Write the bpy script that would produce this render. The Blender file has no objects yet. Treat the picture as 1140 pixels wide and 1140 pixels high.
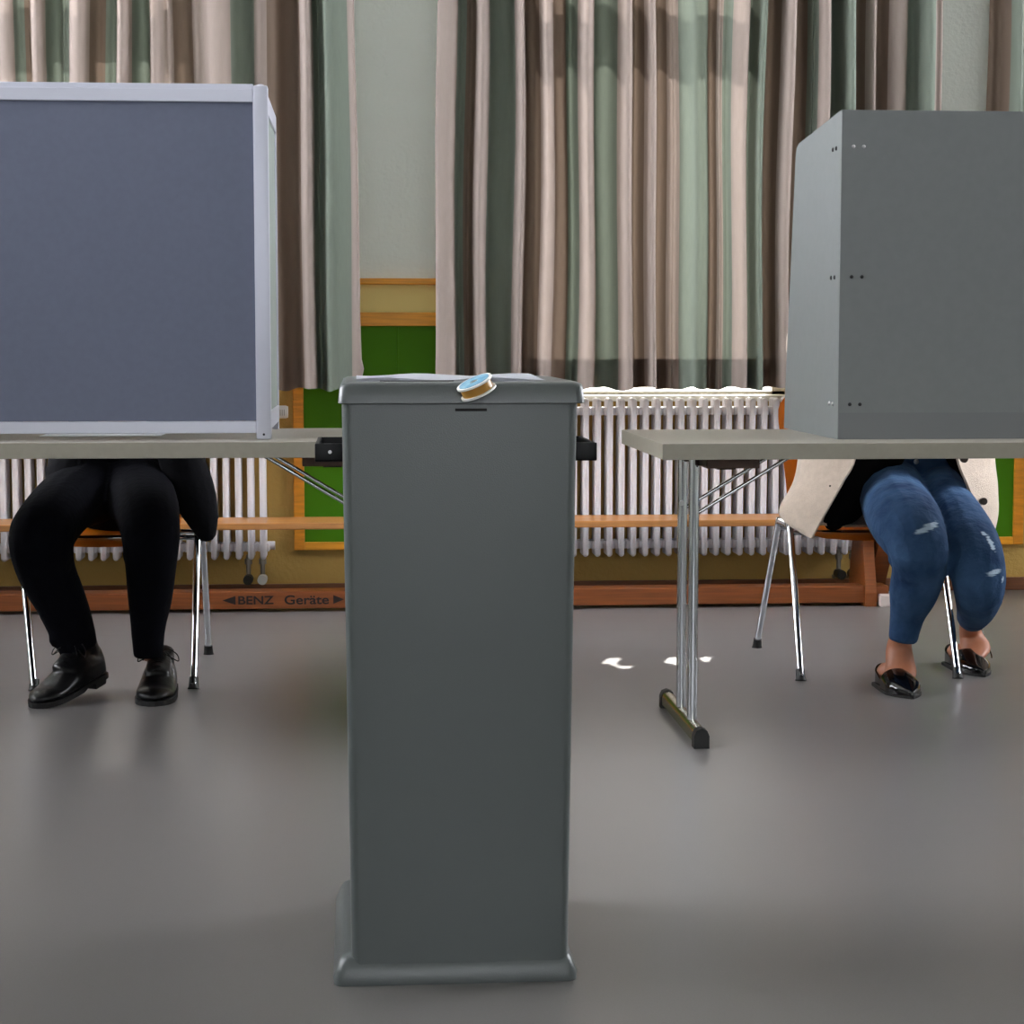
import bpy, bmesh, math, random
from mathutils import Vector, Matrix, Euler
random.seed(7)
PI = math.pi
scene = bpy.context.scene
COL = scene.collection

# ------------------------------------------------------------------ camera
CAM_H = 0.975; YAW = math.radians(4.4); PITCH = math.radians(5.0); FPX = 2200.0
cam_d = bpy.data.cameras.new('camera'); cam = bpy.data.objects.new('camera', cam_d); COL.objects.link(cam)
cam.location = (0, 0, CAM_H); cam.rotation_euler = (PI/2 - PITCH, 0, -YAW)
cam_d.sensor_width = 36; cam_d.lens = 36 * FPX / 1140
scene.camera = cam
fw = Vector((math.sin(YAW)*math.cos(PITCH), math.cos(YAW)*math.cos(PITCH), -math.sin(PITCH)))
rt = Vector((math.cos(YAW), -math.sin(YAW), 0)); up = rt.cross(fw)
def at(px, py, Y):
    """world point seen at a photo pixel, at the true distance Y into the room"""
    r = fw*FPX + rt*(px-570) + up*(570-py)
    return Vector((0, 0, CAM_H)) + r*(Y/r.y)
def X(px, Y, py=400): return at(px, py, Y).x
def Z(py, Y, px=570): return at(px, py, Y).z

# ------------------------------------------------------------------ materials
def lin(c):
    return tuple(((v/255)/12.92 if v/255 <= .04045 else (((v/255)+.055)/1.055)**2.4) for v in c) + (1,)
def new_mat(name):
    m = bpy.data.materials.new(name); m.use_nodes = True
    nt = m.node_tree; return m, nt, nt.nodes['Principled BSDF']
def mat(name, rgb, rough=.5, metal=0, noise=0, nscale=20, bump=0, bscale=200, spec=.5, coat=0, rgb2=None, stretch=None, sheen=0):
    m, nt, b = new_mat(name); N = nt.nodes; L = nt.links
    b.inputs['Base Color'].default_value = lin(rgb)
    b.inputs['Roughness'].default_value = rough; b.inputs['Metallic'].default_value = metal
    b.inputs['Specular IOR Level'].default_value = spec; b.inputs['Coat Weight'].default_value = coat
    b.inputs['Sheen Weight'].default_value = sheen
    geo = N.new('ShaderNodeNewGeometry')
    vec = geo.outputs['Position']
    if stretch:
        vm = N.new('ShaderNodeVectorMath'); vm.operation = 'MULTIPLY'; vm.inputs[1].default_value = stretch
        L.new(vec, vm.inputs[0]); vec = vm.outputs[0]
    if noise or rgb2:
        t = N.new('ShaderNodeTexNoise'); t.inputs['Scale'].default_value = nscale; t.inputs['Detail'].default_value = 5
        L.new(vec, t.inputs['Vector'])
        mx = N.new('ShaderNodeMix'); mx.data_type = 'RGBA'
        c = lin(rgb); c2 = lin(rgb2) if rgb2 else tuple(max(0, v*(1-noise)) for v in c[:3]) + (1,)
        mx.inputs[6].default_value = c; mx.inputs[7].default_value = c2
        r = N.new('ShaderNodeMapRange'); r.inputs[1].default_value = .35; r.inputs[2].default_value = .65
        L.new(t.outputs['Fac'], r.inputs[0]); L.new(r.outputs[0], mx.inputs[0]); L.new(mx.outputs[2], b.inputs['Base Color'])
    if bump:
        t2 = N.new('ShaderNodeTexNoise'); t2.inputs['Scale'].default_value = bscale; t2.inputs['Detail'].default_value = 3
        L.new(vec, t2.inputs['Vector'])
        bp = N.new('ShaderNodeBump'); bp.inputs['Strength'].default_value = bump; bp.inputs['Distance'].default_value = .01
        L.new(t2.outputs['Fac'], bp.inputs['Height']); L.new(bp.outputs[0], b.inputs['Normal'])
    return m

M = {}
M['bin'] = mat('bin_grey_plastic', (82, 88, 88), .32, noise=.08, nscale=3, bump=.08, bscale=500, spec=.6)
M['black_plastic'] = mat('black_plastic', (6, 6, 9), .5, spec=.3)
M['slot'] = mat('dark_slot', (4, 4, 4), .8)
M['table'] = mat('table_laminate', (150, 145, 134), .38, noise=.1, nscale=120, bump=.04, bscale=600)
M['table_edge'] = mat('table_edge_band', (141, 136, 123), .5, noise=.06, nscale=60)
M['chrome'] = mat('chrome', (205, 208, 212), .07, 1)
M['chrome_foot'] = mat('chrome_foot', (170, 165, 140), .2, 1)
M['rubber'] = mat('black_rubber', (16, 16, 16), .55)
M['brown_wood'] = mat('brown_block_wood', (78, 52, 36), .6, noise=.3, nscale=30)
M['alu'] = mat('aluminium', (182, 184, 196), .42, .35)
M['blue_panel'] = mat('blue_grey_felt_panel', (97, 102, 119), .85, noise=.05, nscale=60, bump=.1, bscale=900, spec=.2)
M['green_panel_side'] = mat('grey_green_board', (128, 138, 132), .6, noise=.1, nscale=8)
M['grey_board'] = mat('grey_board', (108, 112, 112), .5, noise=.05, nscale=40, bump=.05, bscale=500, spec=.4)
M['grey_shade'] = mat('grey_board_shaded', (99, 102, 103), .5)
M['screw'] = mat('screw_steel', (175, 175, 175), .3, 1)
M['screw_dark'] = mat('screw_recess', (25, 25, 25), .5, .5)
M['radiator'] = mat('radiator_enamel', (232, 229, 233), .35)
M['white'] = mat('white_plastic', (225, 223, 216), .4)
M['frame_white'] = mat('window_frame_paint', (215, 213, 205), .5)
M['sill'] = mat('sill_white', (235, 232, 222), .5)
M['green'] = mat('green_board', (68, 124, 2), .6, spec=.2, noise=.12, nscale=2.5)
M['orange'] = mat('orange_wood_trim', (226, 146, 26), .45, noise=.25, nscale=12, stretch=(1, 1, 8))
M['orange_h'] = mat('orange_wood_rail', (240, 164, 34), .45, noise=.22, nscale=12, stretch=(.5, 4, 8))
M['cream'] = mat('cream_board', (240, 216, 136), .6, noise=.05, nscale=3)
M['bench'] = mat('bench_wood', (190, 130, 70), .42, noise=.28, nscale=14, stretch=(.35, 5, 9), coat=.15)
M['beam'] = mat('bench_beam_wood', (134, 70, 20), .5, noise=.3, nscale=14, stretch=(.35, 5, 9))
M['base'] = mat('skirting_wood', (118, 70, 38), .5, noise=.3, nscale=12, stretch=(.4, 4, 8))
M['chair_wood'] = mat('chair_plywood', (222, 136, 30), .35, noise=.1, nscale=10, stretch=(6, 6, .6), coat=.3)
M['ink'] = mat('dark_stamp_ink', (26, 8, 4), .7)
M['pipe'] = mat('pipe_metal', (150, 146, 138), .35, .8)
M['knob_dark'] = mat('valve_dark', (40, 36, 30), .5)
M['paper'] = mat('paper', (222, 224, 232), .6)
M['navy'] = mat('navy_trouser_cloth', (8, 9, 16), .9, noise=.3, nscale=40, bump=.25, bscale=60, spec=.08)
M['jacket'] = mat('black_jacket_cloth', (8, 8, 13), .9, noise=.2, nscale=40, bump=.2, bscale=50, spec=.15)
M['leather'] = mat('black_leather', (5, 5, 7), .3, bump=.1, bscale=60, spec=.35)
M['sole'] = mat('shoe_sole', (9, 8, 8), .6)
M['patent'] = mat('black_patent', (4, 4, 5), .07, spec=.5, coat=.3)
M['skin'] = mat('skin', (158, 100, 72), .5, noise=.08, nscale=30, bump=.05, bscale=80)
M['skin_m'] = mat('skin_light', (205, 150, 125), .5, noise=.08, nscale=30)
M['coat'] = mat('cream_wool_coat', (196, 180, 164), .95, noise=.1, nscale=50, bump=.35, bscale=250, sheen=.3, spec=.1)
M['lining'] = mat('black_knit_top', (9, 9, 12), .95, spec=.1)
M['button'] = mat('brown_horn_button', (52, 42, 36), .3)
M['hair'] = mat('brown_hair', (50, 34, 24), .6, noise=.4, nscale=40)
M['hair_b'] = mat('dark_hair', (32, 26, 22), .6, noise=.4, nscale=40)
M['eye'] = mat('eye', (230, 228, 222), .2)
M['ceiling'] = mat('ceiling_paint', (206, 204, 198), .8)
M['side_wall'] = mat('side_wall_paint', (190, 192, 184), .8)
M['tape_blue'] = mat('tape_label_blue', (70, 140, 176), .5, rgb2=(130, 178, 198), nscale=60)
M['tape_white'] = mat('tape_spool_white', (226, 226, 220), .4)
M['tape_amber'] = mat('amber_tape', (168, 122, 48), .3)
M['tissue'] = mat('white_rubber_pad', (205, 190, 185), .7)

# back wall: yellow paint below the dado rail, pale mint roughcast above
def wall_mat():
    m, nt, b = new_mat('two_tone_wall_paint'); N = nt.nodes; L = nt.links
    geo = N.new('ShaderNodeNewGeometry'); sp = N.new('ShaderNodeSeparateXYZ'); L.new(geo.outputs['Position'], sp.inputs[0])
    gt = N.new('ShaderNodeMath'); gt.operation = 'GREATER_THAN'; gt.inputs[1].default_value = 1.19
    L.new(sp.outputs['Z'], gt.inputs[0])
    mx = N.new('ShaderNodeMix'); mx.data_type = 'RGBA'
    mx.inputs[6].default_value = lin((190, 155, 82)); mx.inputs[7].default_value = lin((243, 248, 240))
    L.new(gt.outputs[0], mx.inputs[0]); L.new(mx.outputs[2], b.inputs['Base Color'])
    t = N.new('ShaderNodeTexNoise'); t.inputs['Scale'].default_value = 60; t.inputs['Detail'].default_value = 4
    L.new(geo.outputs['Position'], t.inputs['Vector'])
    bp = N.new('ShaderNodeBump'); bp.inputs['Strength'].default_value = .35; bp.inputs['Distance'].default_value = .01
    L.new(t.outputs['Fac'], bp.inputs['Height']); L.new(bp.outputs[0], b.inputs['Normal'])
    b.inputs['Roughness'].default_value = .7
    return m
M['wall'] = wall_mat()

def floor_mat():
    m, nt, b = new_mat('grey_linoleum'); N = nt.nodes; L = nt.links
    geo = N.new('ShaderNodeNewGeometry')
    t = N.new('ShaderNodeTexNoise'); t.inputs['Scale'].default_value = 1.6; t.inputs['Detail'].default_value = 6; t.inputs['Roughness'].default_value = .6
    t2 = N.new('ShaderNodeTexNoise'); t2.inputs['Scale'].default_value = 300; t2.inputs['Detail'].default_value = 2
    L.new(geo.outputs['Position'], t.inputs['Vector']); L.new(geo.outputs['Position'], t2.inputs['Vector'])
    mx = N.new('ShaderNodeMix'); mx.data_type = 'RGBA'
    mx.inputs[6].default_value = lin((108, 105, 104)); mx.inputs[7].default_value = lin((121, 118, 116)); L.new(t.outputs['Fac'], mx.inputs[0])
    mx2 = N.new('ShaderNodeMix'); mx2.data_type = 'RGBA'; mx2.blend_type = 'MULTIPLY'; mx2.inputs[0].default_value = .25
    L.new(mx.outputs[2], mx2.inputs[6]); L.new(t2.outputs['Fac'], mx2.inputs[7])
    # welded seams between the lino sheets
    sp = N.new('ShaderNodeSeparateXYZ'); L.new(geo.outputs['Position'], sp.inputs[0])
    a = N.new('ShaderNodeMath'); a.operation = 'SUBTRACT'; a.inputs[1].default_value = 6.55; L.new(sp.outputs['Y'], a.inputs[0])
    ab = N.new('ShaderNodeMath'); ab.operation = 'ABSOLUTE'; L.new(a.outputs[0], ab.inputs[0])
    lt = N.new('ShaderNodeMath'); lt.operation = 'LESS_THAN'; lt.inputs[1].default_value = .006; L.new(ab.outputs[0], lt.inputs[0])
    mx3 = N.new('ShaderNodeMix'); mx3.data_type = 'RGBA'; mx3.inputs[7].default_value = lin((104, 99, 96))
    L.new(lt.outputs[0], mx3.inputs[0]); L.new(mx2.outputs[2], mx3.inputs[6]); L.new(mx3.outputs[2], b.inputs['Base Color'])
    r = N.new('ShaderNodeMapRange'); r.inputs[3].default_value = .27; r.inputs[4].default_value = .36
    L.new(t.outputs['Fac'], r.inputs[0]); L.new(r.outputs[0], b.inputs['Roughness'])
    bp = N.new('ShaderNodeBump'); bp.inputs['Strength'].default_value = .02; bp.inputs['Distance'].default_value = .01
    L.new(t.outputs['Fac'], bp.inputs['Height']); L.new(bp.outputs[0], b.inputs['Normal'])
    return m
M['floor'] = floor_mat()

def cloth_mat(name, rgb, trans):
    m, nt, b = new_mat(name); N = nt.nodes; L = nt.links
    out = [n for n in N if n.type == 'OUTPUT_MATERIAL'][0]
    geo = N.new('ShaderNodeNewGeometry')
    vm = N.new('ShaderNodeVectorMath'); vm.operation = 'MULTIPLY'; vm.inputs[1].default_value = (1, 1, .15); L.new(geo.outputs['Position'], vm.inputs[0])
    t = N.new('ShaderNodeTexNoise'); t.inputs['Scale'].default_value = 160; L.new(vm.outputs[0], t.inputs['Vector'])
    mx = N.new('ShaderNodeMix'); mx.data_type = 'RGBA'; c = lin(rgb)
    mx.inputs[6].default_value = c; mx.inputs[7].default_value = tuple(v*.88 for v in c[:3])+(1,); L.new(t.outputs['Fac'], mx.inputs[0])
    L.new(mx.outputs[2], b.inputs['Base Color']); b.inputs['Roughness'].default_value = .95; b.inputs['Specular IOR Level'].default_value = .1
    tr = N.new('ShaderNodeBsdfTranslucent'); L.new(mx.outputs[2], tr.inputs['Color'])
    ms = N.new('ShaderNodeMixShader'); ms.inputs[0].default_value = trans
    L.new(b.outputs[0], ms.inputs[1]); L.new(tr.outputs[0], ms.inputs[2]); L.new(ms.outputs[0], out.inputs['Surface'])
    return m
M['rose'] = cloth_mat('curtain_rose_beige', (160, 147, 140), .16)
M['sage'] = cloth_mat('curtain_sage', (122, 131, 120), .16)
M['taupe'] = cloth_mat('curtain_taupe', (126, 110, 98), .16)  # darker band, given only to the middle and back folds

def glass_mat():
    m, nt, b = new_mat('window_glass'); N = nt.nodes; L = nt.links
    out = [n for n in N if n.type == 'OUTPUT_MATERIAL'][0]
    tr = N.new('ShaderNodeBsdfTransparent'); gl = N.new('ShaderNodeBsdfGlossy'); gl.inputs['Roughness'].default_value = .02
    fr = N.new('ShaderNodeFresnel'); fr.inputs['IOR'].default_value = 1.45
    ms = N.new('ShaderNodeMixShader'); L.new(fr.outputs[0], ms.inputs[0]); L.new(tr.outputs[0], ms.inputs[1]); L.new(gl.outputs[0], ms.inputs[2])
    L.new(ms.outputs[0], out.inputs['Surface']); return m
M['glass'] = glass_mat()

def denim_mat(rips):
    m, nt, b = new_mat('washed_denim'); N = nt.nodes; L = nt.links
    geo = N.new('ShaderNodeNewGeometry')
    t = N.new('ShaderNodeTexNoise'); t.inputs['Scale'].default_value = 9; t.inputs['Detail'].default_value = 6; L.new(geo.outputs['Position'], t.inputs['Vector'])
    mx = N.new('ShaderNodeMix'); mx.data_type = 'RGBA'; mx.inputs[6].default_value = lin((29, 52, 84)); mx.inputs[7].default_value = lin((60, 88, 120))
    r0 = N.new('ShaderNodeMapRange'); r0.inputs[1].default_value = .3; r0.inputs[2].default_value = .7; L.new(t.outputs['Fac'], r0.inputs[0]); L.new(r0.outputs[0], mx.inputs[0])
    cur = mx.outputs[2]
    th = N.new('ShaderNodeTexNoise'); th.inputs['Scale'].default_value = 60
    vt = N.new('ShaderNodeVectorMath'); vt.operation = 'MULTIPLY'; vt.inputs[1].default_value = (.5, .5, 6); L.new(geo.outputs['Position'], vt.inputs[0]); L.new(vt.outputs[0], th.inputs['Vector'])
    for (p, s, ang) in rips:      # worn, frayed spots
        sb = N.new('ShaderNodeVectorMath'); sb.operation = 'SUBTRACT'; sb.inputs[1].default_value = p; L.new(geo.outputs['Position'], sb.inputs[0])
        ro = N.new('ShaderNodeVectorRotate'); ro.rotation_type = 'Y_AXIS'; ro.inputs['Angle'].default_value = ang; L.new(sb.outputs[0], ro.inputs['Vector'])
        sc = N.new('ShaderNodeVectorMath'); sc.operation = 'MULTIPLY'; sc.inputs[1].default_value = (1/s[0], 1/s[1], 1/s[2]); L.new(ro.outputs[0], sc.inputs[0])
        ln = N.new('ShaderNodeVectorMath'); ln.operation = 'LENGTH'; L.new(sc.outputs[0], ln.inputs[0])
        ad = N.new('ShaderNodeMath'); ad.operation = 'MULTIPLY_ADD'; ad.inputs[1].default_value = 1.6; L.new(th.outputs['Fac'], ad.inputs[0]); L.new(ln.outputs['Value'], ad.inputs[2])
        r = N.new('ShaderNodeMapRange'); r.inputs[1].default_value = 1.75; r.inputs[2].default_value = 1.35; L.new(ad.outputs[0], r.inputs[0])
        mm = N.new('ShaderNodeMix'); mm.data_type = 'RGBA'; mm.inputs[7].default_value = lin((176, 196, 212)); L.new(cur, mm.inputs[6]); L.new(r.outputs[0], mm.inputs[0]); cur = mm.outputs[2]
    L.new(cur, b.inputs['Base Color']); b.inputs['Roughness'].default_value = .9; b.inputs['Specular IOR Level'].default_value = .15
    t3 = N.new('ShaderNodeTexNoise'); t3.inputs['Scale'].default_value = 28; t3.inputs['Detail'].default_value = 4; L.new(geo.outputs['Position'], t3.inputs['Vector'])
    bp = N.new('ShaderNodeBump'); bp.inputs['Strength'].default_value = .6; bp.inputs['Distance'].default_value = .014
    L.new(t3.outputs['Fac'], bp.inputs['Height']); L.new(bp.outputs[0], b.inputs['Normal'])
    return m

# ------------------------------------------------------------------ mesh helpers
def NB(): return bmesh.new()
def box(bm, x0, x1, y0, y1, z0, z1, bev=0, mi=0):
    g = bmesh.ops.create_cube(bm, size=1)
    for v in g['verts']:
        v.co = Vector((x0+(v.co.x+.5)*(x1-x0), y0+(v.co.y+.5)*(y1-y0), z0+(v.co.z+.5)*(z1-z0)))
    fs = list({f for v in g['verts'] for f in v.link_faces})
    if bev:
        es = list({e for v in g['verts'] for e in v.link_edges})
        r = bmesh.ops.bevel(bm, geom=es, offset=bev, segments=2, profile=.6, affect='EDGES'); fs = list(set(r['faces']) | {f for f in fs if f.is_valid})
    for f in fs:
        if f.is_valid: f.material_index = mi
def loft(bm, rings, closed=True, cap=True, mi=0):
    vs = [[bm.verts.new(p) for p in r] for r in rings]
    n = len(rings[0])
    for a, b in zip(vs, vs[1:]):
        for i in range(n if closed else n-1):
            j = (i+1) % n
            try: f = bm.faces.new((a[i], a[j], b[j], b[i])); f.material_index = mi
            except ValueError: pass
    if cap and closed:
        for r in (vs[0][::-1], vs[-1]):
            try: f = bm.faces.new(r); f.material_index = mi
            except ValueError: pass
    return vs
def frames(pts):
    out = []; prev = None
    for i, p in enumerate(pts):
        t = (pts[min(i+1, len(pts)-1)] - pts[max(i-1, 0)]).normalized()
        if prev is None:
            ref = Vector((1, 0, 0)) if abs(t.x) < .8 else Vector((0, 1, 0))
            s = (ref - t*ref.dot(t)).normalized()
        else:
            s = (prev - t*prev.dot(t)).normalized()
        prev = s; out.append((s, t.cross(s)))
    return out
def catmull(P, n=5):
    P = [Vector(p) for p in P]
    if len(P) < 3: 
        return [P[0].lerp(P[-1], i/n) for i in range(n+1)]
    out = []
    for i in range(len(P)-1):
        a = P[max(i-1, 0)]; b = P[i]; c = P[i+1]; d = P[min(i+2, len(P)-1)]
        for k in range(n):
            t = k/n
            out.append(.5*((2*b)+(c-a)*t+(2*a-5*b+4*c-d)*t*t+(3*b-a-3*c+d)*t**3))
    out.append(P[-1]); return out
def tube(bm, pts, r, seg=10, smooth_n=0, mi=0, r2=None):
    pts = [Vector(p) for p in pts]
    if smooth_n: pts = catmull(pts, smooth_n)
    fr = frames(pts); n = len(pts)
    rings = []
    for i, (p, (s, u)) in enumerate(zip(pts, fr)):
        rr = r if r2 is None else r + (r2-r)*i/(n-1)
        rings.append([p + (s*math.cos(a)+u*math.sin(a))*rr for a in [2*PI*k/seg for k in range(seg)]])
    loft(bm, rings, mi=mi)
def limb(bm, pts, seg=14, n=4, flat=1.0):
    """tapered, elliptical tube: pts = (point, rx, ry); rounded ends"""
    P = catmull([Vector(p[0]) for p in pts], n); R = catmull([Vector((p[1], p[2], 0)) for p in pts], n)
    fr = frames(P)
    t0 = (P[1]-P[0]).normalized(); t1 = (P[-1]-P[-2]).normalized()
    rings = []
    def ring(p, s, u, rx, ry): return [p + s*math.cos(a)*rx + u*math.sin(a)*ry for a in [2*PI*k/seg for k in range(seg)]]
    s, u = fr[0]; rx, ry = R[0].x, R[0].y; m_ = min(rx, ry)
    for q in (.15, .6, .87): rings.append(ring(P[0]-t0*m_*math.sqrt(1-q*q), s, u, rx*q, ry*q))
    for p, (s, u), r in zip(P, fr, R): rings.append(ring(p, s, u, r.x, r.y))
    s, u = fr[-1]; rx, ry = R[-1].x, R[-1].y; m_ = min(rx, ry)
    for q in (.87, .6, .15): rings.append(ring(P[-1]+t1*m_*flat*math.sqrt(1-q*q), s, u, rx*q, ry*q))
    loft(bm, rings)
def ball(bm, c, rx, ry=None, rz=None, rot=None, seg=16):
    g = bmesh.ops.create_uvsphere(bm, u_segments=seg, v_segments=seg//2+2, radius=1)
    for v in g['verts']:
        p = Vector((v.co.x*rx, v.co.y*(ry or rx), v.co.z*(rz or rx)))
        if rot: p = rot @ p
        v.co = p + Vector(c)
def cyl(bm, p0, p1, r, seg=20, mi=0, r2=None): tube(bm, [p0, p1], r, seg, mi=mi, r2=r2)
def world_loc(o):
    l = Vector(o.location)
    while o.parent: o = o.parent; l += Vector(o.location)
    return l
def obj(name, bm, m, parent=None, smooth=False, loc=None, keep=False):
    """link bm (built in world coordinates) as ONE mesh object"""
    bmesh.ops.recalc_face_normals(bm, faces=bm.faces) if not keep else None
    me = bpy.data.meshes.new(name)
    base = world_loc(parent) if parent else Vector((0, 0, 0))
    o_loc = Vector(loc) if loc else (base if parent else Vector((0, 0, 0)))
    for v in bm.verts: v.co -= o_loc
    bm.to_mesh(me); bm.free()
    for mm in (m if isinstance(m, (list, tuple)) else [m]): me.materials.append(M[mm] if isinstance(mm, str) else mm)
    if smooth:
        for p in me.polygons: p.use_smooth = True
        try: me.set_sharp_from_angle(angle=math.radians(42 if smooth is True else smooth))
        except Exception: pass
    o = bpy.data.objects.new(name, me); COL.objects.link(o)
    if parent: o.parent = parent; o.location = o_loc - base
    else: o.location = o_loc
    return o
def fused(name, bm, m, parent=None, voxel=.008, it=6, thin=0):
    """fuse overlapping solids in bm into one continuous smooth skin"""
    bmesh.ops.recalc_face_normals(bm, faces=bm.faces)
    me = bpy.data.meshes.new('tmp'); bm.to_mesh(me); bm.free()
    t = bpy.data.objects.new('tmp', me); COL.objects.link(t)
    r = t.modifiers.new('r', 'REMESH'); r.mode = 'VOXEL'; r.voxel_size = voxel
    s = t.modifiers.new('s', 'SMOOTH'); s.factor = .5; s.iterations = it
    dg = bpy.context.evaluated_depsgraph_get(); dg.update()
    me2 = bpy.data.meshes.new_from_object(t.evaluated_get(dg))
    bpy.data.objects.remove(t)
    b2 = NB(); b2.from_mesh(me2); bpy.data.meshes.remove(me2)
    return obj(name, b2, m, parent, smooth=80)
def thing(name, label, cat, loc=(0, 0, 0), group=None):
    o = bpy.data.objects.new(name, None); COL.objects.link(o); o.location = loc; o.empty_display_size = .05
    o['label'] = label; o['category'] = cat
    if group: o['group'] = group
    return o
def tag(o, label, cat, group=None):
    o['label'] = label; o['category'] = cat
    if group: o['group'] = group
    return o
def struct(name, bm, m, parent=None, smooth=False):
    o = obj(name, bm, m, parent, smooth)
    if not parent: o['kind'] = 'structure'
    return o
def copy_tree(o, parent=None, delta=None):
    c = o.copy(); COL.objects.link(c)
    if parent: c.parent = parent
    for ch in list(o.children): copy_tree(ch, c)
    return c

# ------------------------------------------------------------------ the room
WY = 7.5; WT = .24; CZ = 4.0; RL = -3.0; RR = 4.4; RB = -4.0; SW0, SW1 = 1.4, 3.7
W_OPEN = [(-1.44, -.46), (.70, 1.66), (2.86, 3.84)]
GZ0, GZ1 = 1.052, 2.85
b = NB(); box(b, RL, RR, RB, WY, -.05, 0); struct('floor', b, 'floor')
b = NB(); box(b, RL, RR, RB, WY+WT, CZ, CZ+.1); struct('ceiling', b, 'ceiling')
b = NB()
box(b, RL, RR, WY, WY+WT, 0, .757)
xs = [RL] + [v for w in W_OPEN for v in w] + [RR]
for i in range(0, len(xs), 2): box(b, xs[i], xs[i+1], WY, WY+WT, .757, 2.95)
box(b, RL, RR, WY, WY+WT, 2.95, CZ)
struct('wall_back', b, 'wall')
# side walls; high window bands sized, right one added, to light the curtain wall
def side_wall(name, win, xi, xo, y0, y1):
    a, c = sorted((xi, xo)); b = NB()
    box(b, a, c, RB, WY+WT, 0, SW0); box(b, a, c, RB, WY+WT, SW1, CZ)
    box(b, a, c, RB, y0, SW0, SW1); box(b, a, c, y1, WY+WT, SW0, SW1)
    struct(name, b, 'side_wall')
    xm = (xi+xo)/2; b = NB()
    for i in range(6):
        y = y0 + (y1-y0-.06)*i/5; box(b, xm-.03, xm+.03, y, y+.06, SW0, SW1)
    box(b, xm-.03, xm+.03, y0, y1, SW0, SW0+.06); box(b, xm-.03, xm+.03, y0, y1, SW1-.06, SW1)
    w = struct(win, b, 'frame_white')
    b = NB(); box(b, xm-.003, xm+.003, y0+.03, y1-.03, SW0+.03, SW1-.03); obj('pane', b, 'glass', w)
side_wall('wall_left', 'window_4', RL, RL-.2, 3.0, 7.35)
side_wall('wall_right', 'window_5', RR, RR+.2, 4.0, 7.35)  # right-hand window added as fill for the back wall
b = NB(); box(b, RL-.2, RR+.2, RB-.2, RB, 0, 1.0); box(b, RL-.2, RR+.2, RB-.2, RB, 2.8, CZ); box(b, RL-.2, -1.8, RB-.2, RB, 1.0, 2.8); box(b, 2.6, RR+.2, RB-.2, RB, 1.0, 2.8)
struct('wall_rear', b, 'side_wall')
for n, (x0, x1) in enumerate(W_OPEN, 1):
    b = NB(); y0, y1 = WY+.15, WY+.21
    box(b, x0, x0+.05, y0, y1, .757, 2.95); box(b, x1-.05, x1, y0, y1, .757, 2.95)
    box(b, x0, x1, y0, y1, .755, .772); box(b, x0, x1, y0, y1, .903, GZ0-.085); box(b, x0, x1, y0, y1, GZ1, 2.95)  # mid rail added to stop low sun short of the floor
    nx = [x0, x1] if n != 2 else [x0, 1.262, 1.318, 1.452, 1.515, 1.556, 1.596, x1]     # added gaps in the rail, shaped to throw sun spots on the floor
    for i in range(0, len(nx), 2): box(b, nx[i], nx[i+1], y0, y1, GZ0-.085, GZ0)
    box(b, x0, x1, y0-.02, y1, 2.18, 2.37, .01)                      # transom bar
    w = struct('window_%d' % n, b, 'frame_white')
    b = NB(); box(b, x0+.04, x1-.04, y0+.03, y0+.036, .77, GZ1+.02); obj('pane', b, 'glass', w)
    b = NB(); box(b, x0-.0, x1+.0, WY-.014, y0, .738, .760, .003); obj('window_sill', b, 'sill', w)
b = NB(); box(b, RL, RR, WY-.018, WY, .0, .05, .004); struct('baseboard_back', b, 'base')

# framed green boards on the piers between the windows
def green_board(x0, x1, label):
    t = thing('wall_panel', label, 'wall panel', ((x0+x1)/2, WY, .18), 'framed green panels on the window piers')
    b = NB(); box(b, x0+.03, x1-.03, WY-.014, WY-.001, .20, 1.03); obj('board', b, 'green', t)
    xm = x0 + (x1-x0)*.5
    b = NB(); box(b, xm-.004, xm+.004, WY-.018, WY-.012, .208, 1.024, .002); obj('joint_strip', b, 'green', t)
    for (a, c) in ((x0, x0+.04), (x1-.04, x1)):
        b = NB(); box(b, a, c, WY-.026, WY, .179, 1.075, .003); obj('frame_rail', b, 'orange', t)
    for (a, c) in ((.179, .209), (1.024, 1.075)):
        b = NB(); box(b, x0+.04, x1-.04, WY-.026, WY, a, c, .003); obj('frame_rail', b, 'orange_h', t)
    b = NB(); box(b, x0, x1, WY-.016, WY, 1.0755, 1.178); obj('header_board', b, 'cream', t)
    b = NB(); box(b, x0, x1, WY-.04, WY, 1.179, 1.202, .004); obj('ledge', b, 'orange_h', t)
green_board(-.251, .538, 'green panel with orange wood frame and cream header behind the ballot box')
green_board(1.99, 2.57, 'green panel with orange wood frame at the right edge behind the seated woman')

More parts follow.
